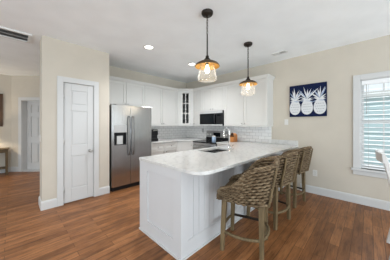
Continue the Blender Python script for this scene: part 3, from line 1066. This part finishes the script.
# recessed downlights
for (x, y, lb) in ((1.73, 2.84, 'round recessed ceiling light over the kitchen floor, nearer the closet'), (2.905, 2.92, 'round recessed ceiling light nearer the microwave, left of the glass pendants')):
    t = thing('recessed_light', (x, y, H), lb, 'ceiling light', 'recessed ceiling lights')
    MB().lathe([(0.095, -0.0005), (0.095, -0.006), (0.075, -0.010), (0.072, -0.0005)], (x, y, H), 28, caps=False).build('trim_ring', M['plate'], t)
    MB().lathe([(0.073, -0.0008), (0.073, -0.004)], (x, y, H), 28).build('lens', M['downlight'], t)
    l_ = bpy.data.lights.new('downlight_lamp', 'SPOT')
    l_.energy, l_.spot_size, l_.spot_blend, l_.shadow_soft_size, l_.color = 120, 2.5, 0.9, 0.07, (0.95, 0.97, 1.0)
    o = bpy.data.objects.new('downlight_lamp', l_)
    COL.objects.link(o)
    o.location = (x, y, H - 0.02)

# ------------------------------------------------------------------ pendants
def pendant(x, y, zb, label):
    """zb = height of the shade brim"""
    t = thing('pendant_light', (x, y, H), label, 'pendant light', 'pendant lights over the bar top')
    MB().lathe([(0.072, 0), (0.072, -0.022), (0.060, -0.040), (0.014, -0.046), (0.010, -0.065)], (x, y, H - 0.0005), 28).build('canopy', M['bronze'], t)
    zc = H - 0.065
    n_l = 6
    for i in range(n_l):
        z = zc - 0.018 - i * 0.034
        pts = []
        for k in range(12):
            a = 2 * PI * k / 12
            p, q = 0.010 * math.cos(a), 0.022 * math.sin(a)
            pts.append((x + p, y, z + q) if i % 2 == 0 else (x, y + p, z + q))
        MB().tube(pts, 0.0036, 6, True).build('chain_link', M['bronze'], t)
    zr = zc - 0.018 - n_l * 0.034 + 0.016
    MB().tube([(x, y, zr), (x, y, zb + 0.12)], 0.0085, 10).build('rod', M['bronze'], t)
    MB().lathe([(0.010, 0.125), (0.020, 0.118), (0.022, 0.090), (0.038, 0.080), (0.042, 0.060), (0.050, 0.052)], (x, y, zb), 28).build('cap', M['bronze'], t)
    mb = MB()
    mb.lathe([(0.048, 0.055), (0.090, 0.045), (0.135, 0.020), (0.155, -0.012), (0.153, -0.014), (0.132, 0.0175), (0.089, 0.042), (0.047, 0.052)], (x, y, zb), 40, caps=False)
    sh = mb.build('shade', M['agedmetal'], t)
    mb = MB()
    mb.lathe([(0.046, 0.0505), (0.088, 0.0405), (0.131, 0.016), (0.1525, -0.0155), (0.1505, -0.0155), (0.129, 0.014), (0.087, 0.0385), (0.045, 0.0485)], (x, y, zb), 40, caps=False)
    mb.build('shade_lining', M['copper'], sh, label='amber copper lining of the shade')
    mb = MB()
    seg = 72
    prof = [(0.082, 0.030), (0.088, -0.01), (0.098, -0.06), (0.110, -0.115), (0.118, -0.155), (0.114, -0.178), (0.098, -0.188), (0.0, -0.190)]
    rings = []
    for r_, h_ in prof:
        ring = []
        for j in range(seg):
            a = 2 * PI * j / seg
            rr = r_ * (1 + 0.018 * math.cos(a * 18)) if r_ > 0 else 0.0005
            ring.append(mb.v((x + rr * math.cos(a), y + rr * math.sin(a), zb + h_)))
        rings.append(ring)
    for A, B in zip(rings, rings[1:]):
        for j in range(seg):
            f = mb.bm.faces.new((A[j], A[(j + 1) % seg], B[(j + 1) % seg], B[j]))
            f.smooth = True
    mb.build('glass_jar', M['shade_glass'], t)
    MB().tube([(x, y, zb + 0.055), (x, y, zb + 0.005)], 0.020, 14).build('socket', M['bronze'], t)
    MB().lathe([(0.013, 0.006), (0.016, -0.01), (0.028, -0.045), (0.030, -0.065), (0.022, -0.088), (0.006, -0.098)], (x, y, zb), 18).build('bulb', M['bulb'], t)
    point('pendant_lamp', (x, y, zb - 0.125), 4, (1.0, 0.82, 0.58), 0.03)
    return t


pendant(1.70, 1.44, 2.075, 'copper and ribbed glass pendant light nearer the room, over the rounded bar end')
pendant(2.846, 1.49, 2.045, 'copper and ribbed glass pendant light farther away, in front of the end wall cabinet')

# ------------------------------------------------------------------ picture
PYL, PYR, PZ0, PZ1 = 1.190, 0.556, 1.500, 2.140
pc = thing('canvas_picture', (XR, (PYL + PYR) / 2, PZ0), 'navy canvas picture of three white pineapples on beige wall', 'picture')
MB(FR).box(PYR, PYL, 0.001, 0.036, PZ0, PZ1).build('canvas', M['navy'], pc)


def flat(mb, pts, d0, d1_):
    a = [mb.v((x, d0, z)) for x, z in pts]
    b_ = [mb.v((x, d1_, z)) for x, z in pts]
    mb.bm.faces.new(b_)
    k = len(pts)
    for i in range(k):
        mb.bm.faces.new((a[i], a[(i + 1) % k], b_[(i + 1) % k], b_[i]))


for k in range(3):
    cx = PYL - 0.105 - k * 0.212
    cz = PZ0 + 0.195
    mb = MB(FR)
    flat(mb, [(cx + 0.100 * math.cos(a) * (1 - 0.16 * math.sin(a)), cz + 0.155 * math.sin(a)) for a in [2 * PI * i / 26 for i in range(26)]], 0.036, 0.038)
    fruit = mb.build('pineapple', M['fruitwhite'], pc, label='white pineapple painted on the canvas')
    mb = MB(FR)
    for i in range(-4, 5):
        for sgn in (-1, 1):
            for z_ in (-0.10, -0.05, 0.0, 0.05):
                x_ = i * 0.034 + (0.017 if abs(z_) in (0.05,) else 0)
                if (x_ / 0.078) ** 2 + ((z_ + 0.012) / 0.125) ** 2 < 0.85:
                    mb.box(cx + x_ - 0.008, cx + x_ + 0.008, 0.038, 0.0385, cz + z_ - 0.003, cz + z_ + 0.003)
    tag(mb.build('scale_mark', M['navy'], fruit), kind='stuff')
    mg = MB(FR)
    mb = MB(FR)
    rnd = random.Random(40 + k)
    for i in range(15):
        a = math.radians(90 + (i - 7) * 16 + rnd.uniform(-6, 6))
        Lf = rnd.uniform(0.20, 0.31) if 3 < i < 11 else rnd.uniform(0.13, 0.17)
        dx, dz_ = math.cos(a), math.sin(a)
        bx, bz = cx + (i - 7) * 0.006, cz + 0.115 + 0.03 * (1 - abs(i - 7) / 7)
        tx, tz = bx + dx * Lf, bz + dz_ * Lf
        f_ = 1.0
        if tz > PZ1 - 0.008:
            f_ = (PZ1 - 0.008 - bz) / (tz - bz)
        if tx > PYL - 0.006:
            f_ = min(f_, (PYL - 0.006 - bx) / (tx - bx))
        if tx < PYR + 0.006:
            f_ = min(f_, (PYR + 0.006 - bx) / (tx - bx))
        tx, tz = bx + (tx - bx) * f_, bz + (tz - bz) * f_
        hw_ = rnd.uniform(0.010, 0.017)
        px_, pz_ = -dz_ * hw_, dx * hw_
        mx_, mz_ = (bx + tx) / 2, (bz + tz) / 2
        flat(mg if i % 4 == 1 else mb, [(bx, bz), (mx_ + px_, mz_ + pz_), (tx, tz), (mx_ - px_, mz_ - pz_)], 0.036, 0.0372 + i * 0.0001)
    mb.build('leaf_crown', M['fruitwhite'], fruit)
    mg.build('grey_leaf', M['fruitgrey'], fruit, label='grey blue leaves')

# hall picture, partly in frame
hp = thing('hall_picture', (-0.44, 7.315, 1.29), 'dark brown framed picture above the console table in the hall', 'picture')
FHL = frame((0, 7.315, 0), (1, 0, 0), (0, -1, 0))
hx0, hx1, hz0, hz1 = -0.72, -0.165, 1.29, 2.20
mb = MB(FHL)
mb.box(hx0, hx1, 0.001, 0.035, hz0, hz0 + 0.07).box(hx0, hx1, 0.001, 0.035, hz1 - 0.07, hz1)
mb.box(hx0, hx0 + 0.07, 0.001, 0.035, hz0 + 0.07, hz1 - 0.07).box(hx1 - 0.07, hx1, 0.001, 0.035, hz0 + 0.07, hz1 - 0.07)
mb.build('picture_frame', M['frame'], hp)
MB(FHL).box(hx0 + 0.07, hx1 - 0.07, 0.001, 0.015, hz0 + 0.07, hz1 - 0.07).build('print', M['tablewood'], hp)

# console table and its lamp in the hall
tx0, tx1, ty0, ty1, tz = -1.10, -0.06, 6.92, 7.27, 0.70
ct = thing('console_table', ((tx0 + tx1) / 2, 7.1, 0), 'brown wooden console table against the hall wall', 'table')
MB().box(tx0 - 0.02, tx1 + 0.02, ty0 - 0.02, ty1 + 0.01, tz - 0.025, tz).build('tabletop', M['tablewood'], ct, 0.004)
mb = MB()
mb.box(tx0 + 0.02, tx1 - 0.02, ty0 + 0.01, ty0 + 0.03, tz - 0.11, tz - 0.025).box(tx0 + 0.02, tx1 - 0.02, ty1 - 0.03, ty1 - 0.01, tz - 0.11, tz - 0.025)
mb.box(tx0 + 0.01, tx0 + 0.03, ty0 + 0.02, ty1 - 0.02, tz - 0.11, tz - 0.025).box(tx1 - 0.03, tx1 - 0.01, ty0 + 0.02, ty1 - 0.02, tz - 0.11, tz - 0.025)
mb.build('apron', M['tablewood'], ct)
for x in (tx0 + 0.03, tx1 - 0.03):
    for y in (ty0 + 0.03, ty1 - 0.03):
        MB().bar((x, y, 0), (x, y, tz - 0.025), 0.045, 0.055).build('leg', M['tablewood'], ct)
MB().box(tx0 + 0.04, tx1 - 0.04, ty0 + 0.03, ty1 - 0.03, 0.16, 0.18).build('low_shelf', M['tablewood'], ct)
lx, ly = -0.46, 7.08
lp = thing('table_lamp', (lx, ly, tz), 'lit table lamp with pale shade on the hall console table', 'lamp')
MB().lathe([(0.07, 0), (0.07, 0.015), (0.03, 0.03), (0.055, 0.12), (0.03, 0.24), (0.010, 0.28), (0.010, 0.34)], (lx, ly, tz), 20).build('base', M['bronze'], lp)
MB().lathe([(0.15, 0.32), (0.11, 0.56)], (lx, ly, tz), 24, caps=False).build('lamp_shade', M['lampshade'], lp)
point('hall_lamp', (lx, ly, tz + 0.44), 22, (1.0, 0.84, 0.62), 0.05)

# ------------------------------------------------------------------ window blind
bd = thing('window_blind', (XR, (WY0 + WY1) / 2, WZ0), 'white slatted blind hanging inside the dining window', 'blind')
ba, bb = WY0 + 0.016, WY1 - 0.016
MB(FR).box(ba, bb, -0.055, -0.004, WZ1 - 0.085, WZ1 - 0.014).build('headrail', M['blind'], bd, 0.003)
mb = MB(FR)
z = WZ0 + 0.06
while z < WZ1 - 0.10:
    th = math.radians(12)
    c_, s_ = 0.026 * math.cos(th), 0.026 * math.sin(th)
    d0 = -0.030
    a = [(ba, d0 - c_, z + s_), (ba, d0 + c_, z - s_)]
    vs = []
    for xx in (ba, bb):
        for dz_ in (0, 0.003):
            vs.append([mb.v((xx, d0 - c_, z + s_ + dz_)), mb.v((xx, d0 + c_, z - s_ + dz_))])
    A0, A1, B0, B1 = vs
    for q in ((A0[0], A0[1], B0[1], B0[0]), (A1[0], B1[0], B1[1], A1[1]), (A0[0], B0[0], B1[0], A1[0]), (A0[1], A1[1], B1[1], B0[1]), (A0[0], A1[0], A1[1], A0[1]), (B0[0], B0[1], B1[1], B1[0])):
        mb.bm.faces.new(q)
    z += 0.070
mb.build('slats', M['blind'], bd)
MB(FR).box(ba, bb, -0.053, -0.007, WZ0 + 0.015, WZ0 + 0.035).build('bottom_rail', M['blind'], bd)
for yy in (0.0, -0.31, -0.62):
    MB(FR).tube([(yy, -0.0065, WZ0 + 0.03), (yy, -0.0065, WZ1 - 0.08)], 0.0016, 6).build('ladder_cord', M['greyplate'], bd)
MB(FR).tube([(0.025, -0.002, 1.52), (0.025, -0.002, WZ1 - 0.08)], 0.004, 6).build('tilt_wand', M['greyplate'], bd)

# ------------------------------------------------------------------ bar stools
def make_stool():
    t = thing('bar_stool', (0, 0, 0), 'wicker bar stool', 'bar stool', 'wicker bar stools along the bar top')
    W = M['stoolwood']
    foot = 0.200
    top = 0.178
    zs = 0.575
    for sx in (-1, 1):
        MB().bar((sx * foot, foot, 0), (sx * top, top, zs), 0.040, 0.054).build('leg', W, t, 0.006)
        MB().bar((sx * foot, -foot, 0), (sx * top, -top - 0.015, zs), 0.040, 0.054).build('leg', W, t, 0.006)
        # back post continuing up outside the weave
        MB().bar((sx * 0.185, -0.262, zs - 0.03), (sx * 0.190, -0.335, 0.935), 0.036, 0.028, 0.020, 0.016).build('back_post', W, t, 0.004)
    mb = MB()
    mb.box(-top, top, top - 0.02, top + 0.02, zs - 0.055, zs).box(-top, top, -top - 0.03, -top + 0.01, zs - 0.055, zs)
    mb.box(-top - 0.02, -top + 0.02, -top, top, zs - 0.055, zs).box(top - 0.02, top + 0.02, -top, top, zs - 0.055, zs)
    mb.build('seat_frame', W, t)

    def bow(p, q, out, z, name, m):
        pts = []
        for k in range(13):
            s_ = k / 12
            b_ = 4 * s_ * (1 - s_)
            pts.append((p[0] + (q[0] - p[0]) * s_ + out[0] * b_, p[1] + (q[1] - p[1]) * s_ + out[1] * b_, z))
        MB().tube(pts, 0.0155, 10).build(name, m, t)
    e = 0.192
    bow((-e, e), (-e, -e), (-0.050, 0), 0.205, 'stretcher', W)
    bow((-e, e), (e, e), (0, 0.030), 0.205, 'stretcher', W)
    bow((-e, -e), (e, -e), (0, -0.050), 0.205, 'stretcher', W)
    sr = MB().box(e - 0.012, e + 0.012, -e, e, 0.20, 0.222).build('stretcher', M['bronze'], t, label='dark stretcher')

    # plan path of the woven tub: rounded square open to the front (+Y)
    hw, yb, yf, rc = 0.252, -0.252, 0.235, 0.15
    path = []
    path += [(-hw + 0.03 * (1 - s_) ** 2, yf - (yf - (yb + rc)) * s_) for s_ in [k / 14 for k in range(15)]]
    path += [(-hw + rc - rc * math.cos(a), yb + rc - rc * math.sin(a)) for a in [PI / 2 * k / 10 for k in range(1, 11)]]
    full = path + [(-x, y) for x, y in path[::-1]]
    # resample by arc length
    L = [0]
    for a, b_ in zip(full, full[1:]):
        L.append(L[-1] + math.hypot(b_[0] - a[0], b_[1] - a[1]))
    N = 204
    pts = []
    for k in range(N + 1):
        d = L[-1] * k / N
        i = max(j for j in range(len(L)) if L[j] <= d + 1e-9)
        i = min(i, len(full) - 2)
        f_ = (d - L[i]) / max(1e-9, L[i + 1] - L[i])
        pts.append((full[i][0] + (full[i + 1][0] - full[i][0]) * f_, full[i][1] + (full[i + 1][1] - full[i][1]) * f_, d / L[-1]))
    R_ = 48
    z0 = 0.545

    prof_t = [(0, 0.625), (0.05, 0.665), (0.12, 0.685), (0.22, 0.705), (0.32, 0.765), (0.43, 0.855), (0.56, 0.918), (0.75, 0.955), (1.01, 0.970)]

    def ztop(s_):
        e_ = min(s_, 1 - s_) * 2            # 0 at the arm tips, 1 at the middle of the back
        for (a, p), (b_, q) in zip(prof_t, prof_t[1:]):
            if e_ <= b_:
                return p + (q - p) * (e_ - a) / (b_ - a)
        return prof_t[-1][1]

    def shell_pt(k, zf, off):
        x, y, s_ = pts[k]
        zt = ztop(s_)
        z = z0 + (zt - z0) * zf
        a, b_ = pts[max(0, k - 1)], pts[min(N, k + 1)]
        tx, ty = b_[0] - a[0], b_[1] - a[1]
        ln = math.hypot(tx, ty)
        nx, ny = ty / ln, -tx / ln
        if nx * x + ny * y < 0:
            nx, ny = -nx, -ny
        lean = 0.20 * max(0, z - 0.60) * (0.35 + 0.65 * min(1, max(0, (0.1 - y) / 0.3)))
        back = 0.0
        o_ = off + lean
        return (x + nx * o_, y + ny * o_ - back, z)
    # core of the tub, coloured dark to imitate shade between the strands
    mb = MB()
    ro, ri = [], []
    KS = list(range(0, N + 1, 4))
    RC = 12
    for j in range(RC + 1):
        ro.append([mb.v(shell_pt(k, j / RC, 0.003)) for k in KS])
        ri.append([mb.v(shell_pt(k, j / RC, -0.003)) for k in KS])
    nk = len(KS) - 1
    for j in range(RC):
        for k in range(nk):
            for G in (ro, ri):
                mb.bm.faces.new((G[j][k], G[j][k + 1], G[j + 1][k + 1], G[j + 1][k]))
    for k in range(nk):
        mb.bm.faces.new((ro[0][k], ro[0][k + 1], ri[0][k + 1], ri[0][k]))
        mb.bm.faces.new((ro[RC][k], ro[RC][k + 1], ri[RC][k + 1], ri[RC][k]))
    for j in range(RC):
        for k in (0, nk):
            mb.bm.faces.new((ro[j][k], ro[j + 1][k], ri[j + 1][k], ri[j][k]))
    mb.build('tub_core', M['wicker_core'], t, label='inner core of the woven back, coloured dark as gap shade')
    # strands woven in and out over the core
    for side in (1, -1):
        mb = MB()
        rows = 12
        for j in range(rows):
            line, rad = [], []
            for k in range(0, N + 1, 1):
                wv = math.sin(PI * k / 4.0 + (PI if j % 2 else 0))
                line.append(shell_pt(k, (j + 0.5) / rows, side * (0.009 + 0.009 * wv)))
                zt = ztop(pts[k][2]) - z0
                rad.append(min(0.0125, zt / rows * 0.50))
            mb.tube(line, rad, 6)
        mb.build('woven_back' if side > 0 else 'woven_lining', M['wicker'], t)
    # braided rim: two strands twisting about the top edge and down the arm tips
    mb = MB()
    base = [Vector(shell_pt(0, zf, 0)) for zf in (0.0, 0.35, 0.7)] + [Vector(shell_pt(k, 1.0, 0)) for k in range(0, N + 1)] + [Vector(shell_pt(N, zf, 0)) for zf in (0.7, 0.35, 0.0)]
    for ph in (0, PI):
        tw = []
        for i, p in enumerate(base):
            q = i * 0.9 + ph
            tw.append(p + Vector((math.cos(q) * 0.007 * (1 if abs(p.x) > 0.2 else 0.3), math.cos(q) * 0.007 * (1 if abs(p.y) > 0.2 else 0.3), math.sin(q) * 0.008)))
        mb.tube(tw, 0.0115, 7)
    mb.build('rim', M['wicker'], t)
    # woven seat with apron
    mb = MB()
    nx_, ny_ = 60, 60
    sx, sy0, sy1 = 0.236, -0.225, 0.245
    G = []
    for j in range(ny_ + 1):
        row = []
        for i in range(nx_ + 1):
            x = -sx + 2 * sx * i / nx_
            y = sy0 + (sy1 - sy0) * j / ny_
            e_ = max(abs(x) / sx, abs((y - 0.01) / 0.235))
            dome = 0.625 + 0.012 * (1 - e_ * e_) - 0.02 * max(0, e_ - 0.88) / 0.12
            wv = math.sin(PI * i / 2 + PI / 4) * (1 if (j // 2) % 2 == 0 else -1)
            row.append(mb.v((x, y, dome + 0.004 * wv)))
        G.append(row)
    for j in range(ny_):
        for i in range(nx_):
            mb.bm.faces.new((G[j][i], G[j][i + 1], G[j + 1][i + 1], G[j + 1][i]))
    # front apron
    rows = [G[ny_]]
    for q in range(1, 11):
        row = []
        for i in range(nx_ + 1):
            x = -sx + 2 * sx * i / nx_
            wv = math.sin(PI * i / 2 + PI / 4) * (1 if (q // 2) % 2 == 0 else -1)
            row.append(mb.v((x, sy1 + 0.006 + 0.004 * wv, 0.605 - q * 0.006)))
        rows.append(row)
    for A, B in zip(rows, rows[1:]):
        for i in range(nx_):
            mb.bm.faces.new((A[i], A[i + 1], B[i + 1], B[i]))
    mb.box(-sx, sx, sy0, sy1, 0.552, 0.600)
    mb.build('woven_seat', M['wicker'], t)
    return t


def copy_tree(o, parent=None):
    c_ = o.copy()
    COL.objects.link(c_)
    c_.parent = parent
    for ch in list(o.children):
        copy_tree(ch, c_)
    return c_


st0 = make_stool()
spots = [(1.822, 0.990, 17, 'wicker bar stool nearest the rounded bar end, turned slightly toward the room'),
         (2.565, 1.030, -6, 'wicker bar stool in the middle of the row of three'),
         (3.40, 1.030, -6, 'wicker bar stool farthest away, beside the beige wall')]
stools = [st0] + [copy_tree(st0) for _ in spots[1:]]
for o, (x, y, a, lb) in zip(stools, spots):
    o.location = (x, y, 0)
    o.rotation_euler = (0, 0, math.radians(a))
    o['label'] = lb

# ------------------------------------------------------------------ white dining chair
CX0, CX1 = 2.60, 2.985
ch = thing('dining_chair', (2.8, -0.3, 0), 'white painted wooden dining chair in front of the window', 'chair')
W = M['chairwhite']
for x in (CX0, CX1):
    mb = MB()
    prof = [(-0.168, 0.0), (-0.192, 0.12), (-0.225, 0.30), (-0.225, 0.46), (-0.205, 0.60), (-0.165, 0.80), (-0.112, 1.02)]
    wd = 0.026
    th = [0.050, 0.052, 0.056, 0.060, 0.054, 0.046, 0.036]
    A = [(mb.v((x - wd, y - t_ / 2, z)), mb.v((x + wd, y - t_ / 2, z)), mb.v((x + wd, y + t_ / 2, z)), mb.v((x - wd, y + t_ / 2, z))) for (y, z), t_ in zip(prof, th)]
    for P_, Q_ in zip(A, A[1:]):
        for i in range(4):
            mb.bm.faces.new((P_[i], P_[(i + 1) % 4], Q_[(i + 1) % 4], Q_[i]))
    mb.bm.faces.new(A[0][::-1])
    mb.bm.faces.new(A[-1])
    mb.build('rear_leg', W, ch, 0.006)
    MB().bar((x, -0.60, 0), (x, -0.60, 0.43), 0.034, 0.046).build('front_leg', W, ch, 0.005)
mb = MB()
K = 14
for z0_, z1_, y0_ in ((0.965, 1.045, -0.115),):
    ring = []
    for i in range(K + 1):
        s_ = i / K
        x = CX0 - 0.03 + (CX1 - CX0 + 0.06) * s_
        b_ = 4 * s_ * (1 - s_)
        y = y0_ + 0.045 * b_
        ring.append([mb.v((x, y - 0.012, z0_ - 0.01 * (1 - b_))), mb.v((x, y + 0.012, z0_ - 0.01 * (1 - b_))), mb.v((x, y + 0.018, z1_ + 0.012 * b_)), mb.v((x, y - 0.006, z1_ + 0.012 * b_))])
    for A, B in zip(ring, ring[1:]):
        for j in range(4):
            mb.bm.faces.new((A[j], A[(j + 1) % 4], B[(j + 1) % 4], B[j]))
    mb.bm.faces.new(ring[0][::-1])
    mb.bm.faces.new(ring[-1])
mb.build('top_rail', W, ch)
for z_, y_ in ((0.82, -0.160), (0.68, -0.188)):
    MB().box(CX0 + 0.02, CX1 - 0.02, y_ - 0.008, y_ + 0.010, z_ - 0.028, z_ + 0.028).build('back_slat', W, ch, 0.004)
MB().box(CX0 - 0.03, CX1 + 0.03, -0.66, -0.210, 0.43, 0.46).build('seat', W, ch, 0.010)
mb = MB()
mb.box(CX0 + 0.015, CX1 - 0.015, -0.61, -0.592, 0.37, 0.43).box(CX0 - 0.008, CX0 + 0.010, -0.58, -0.22, 0.37, 0.43).box(CX1 - 0.010, CX1 + 0.008, -0.58, -0.22, 0.37, 0.43)
mb.build('seat_apron', W, ch)
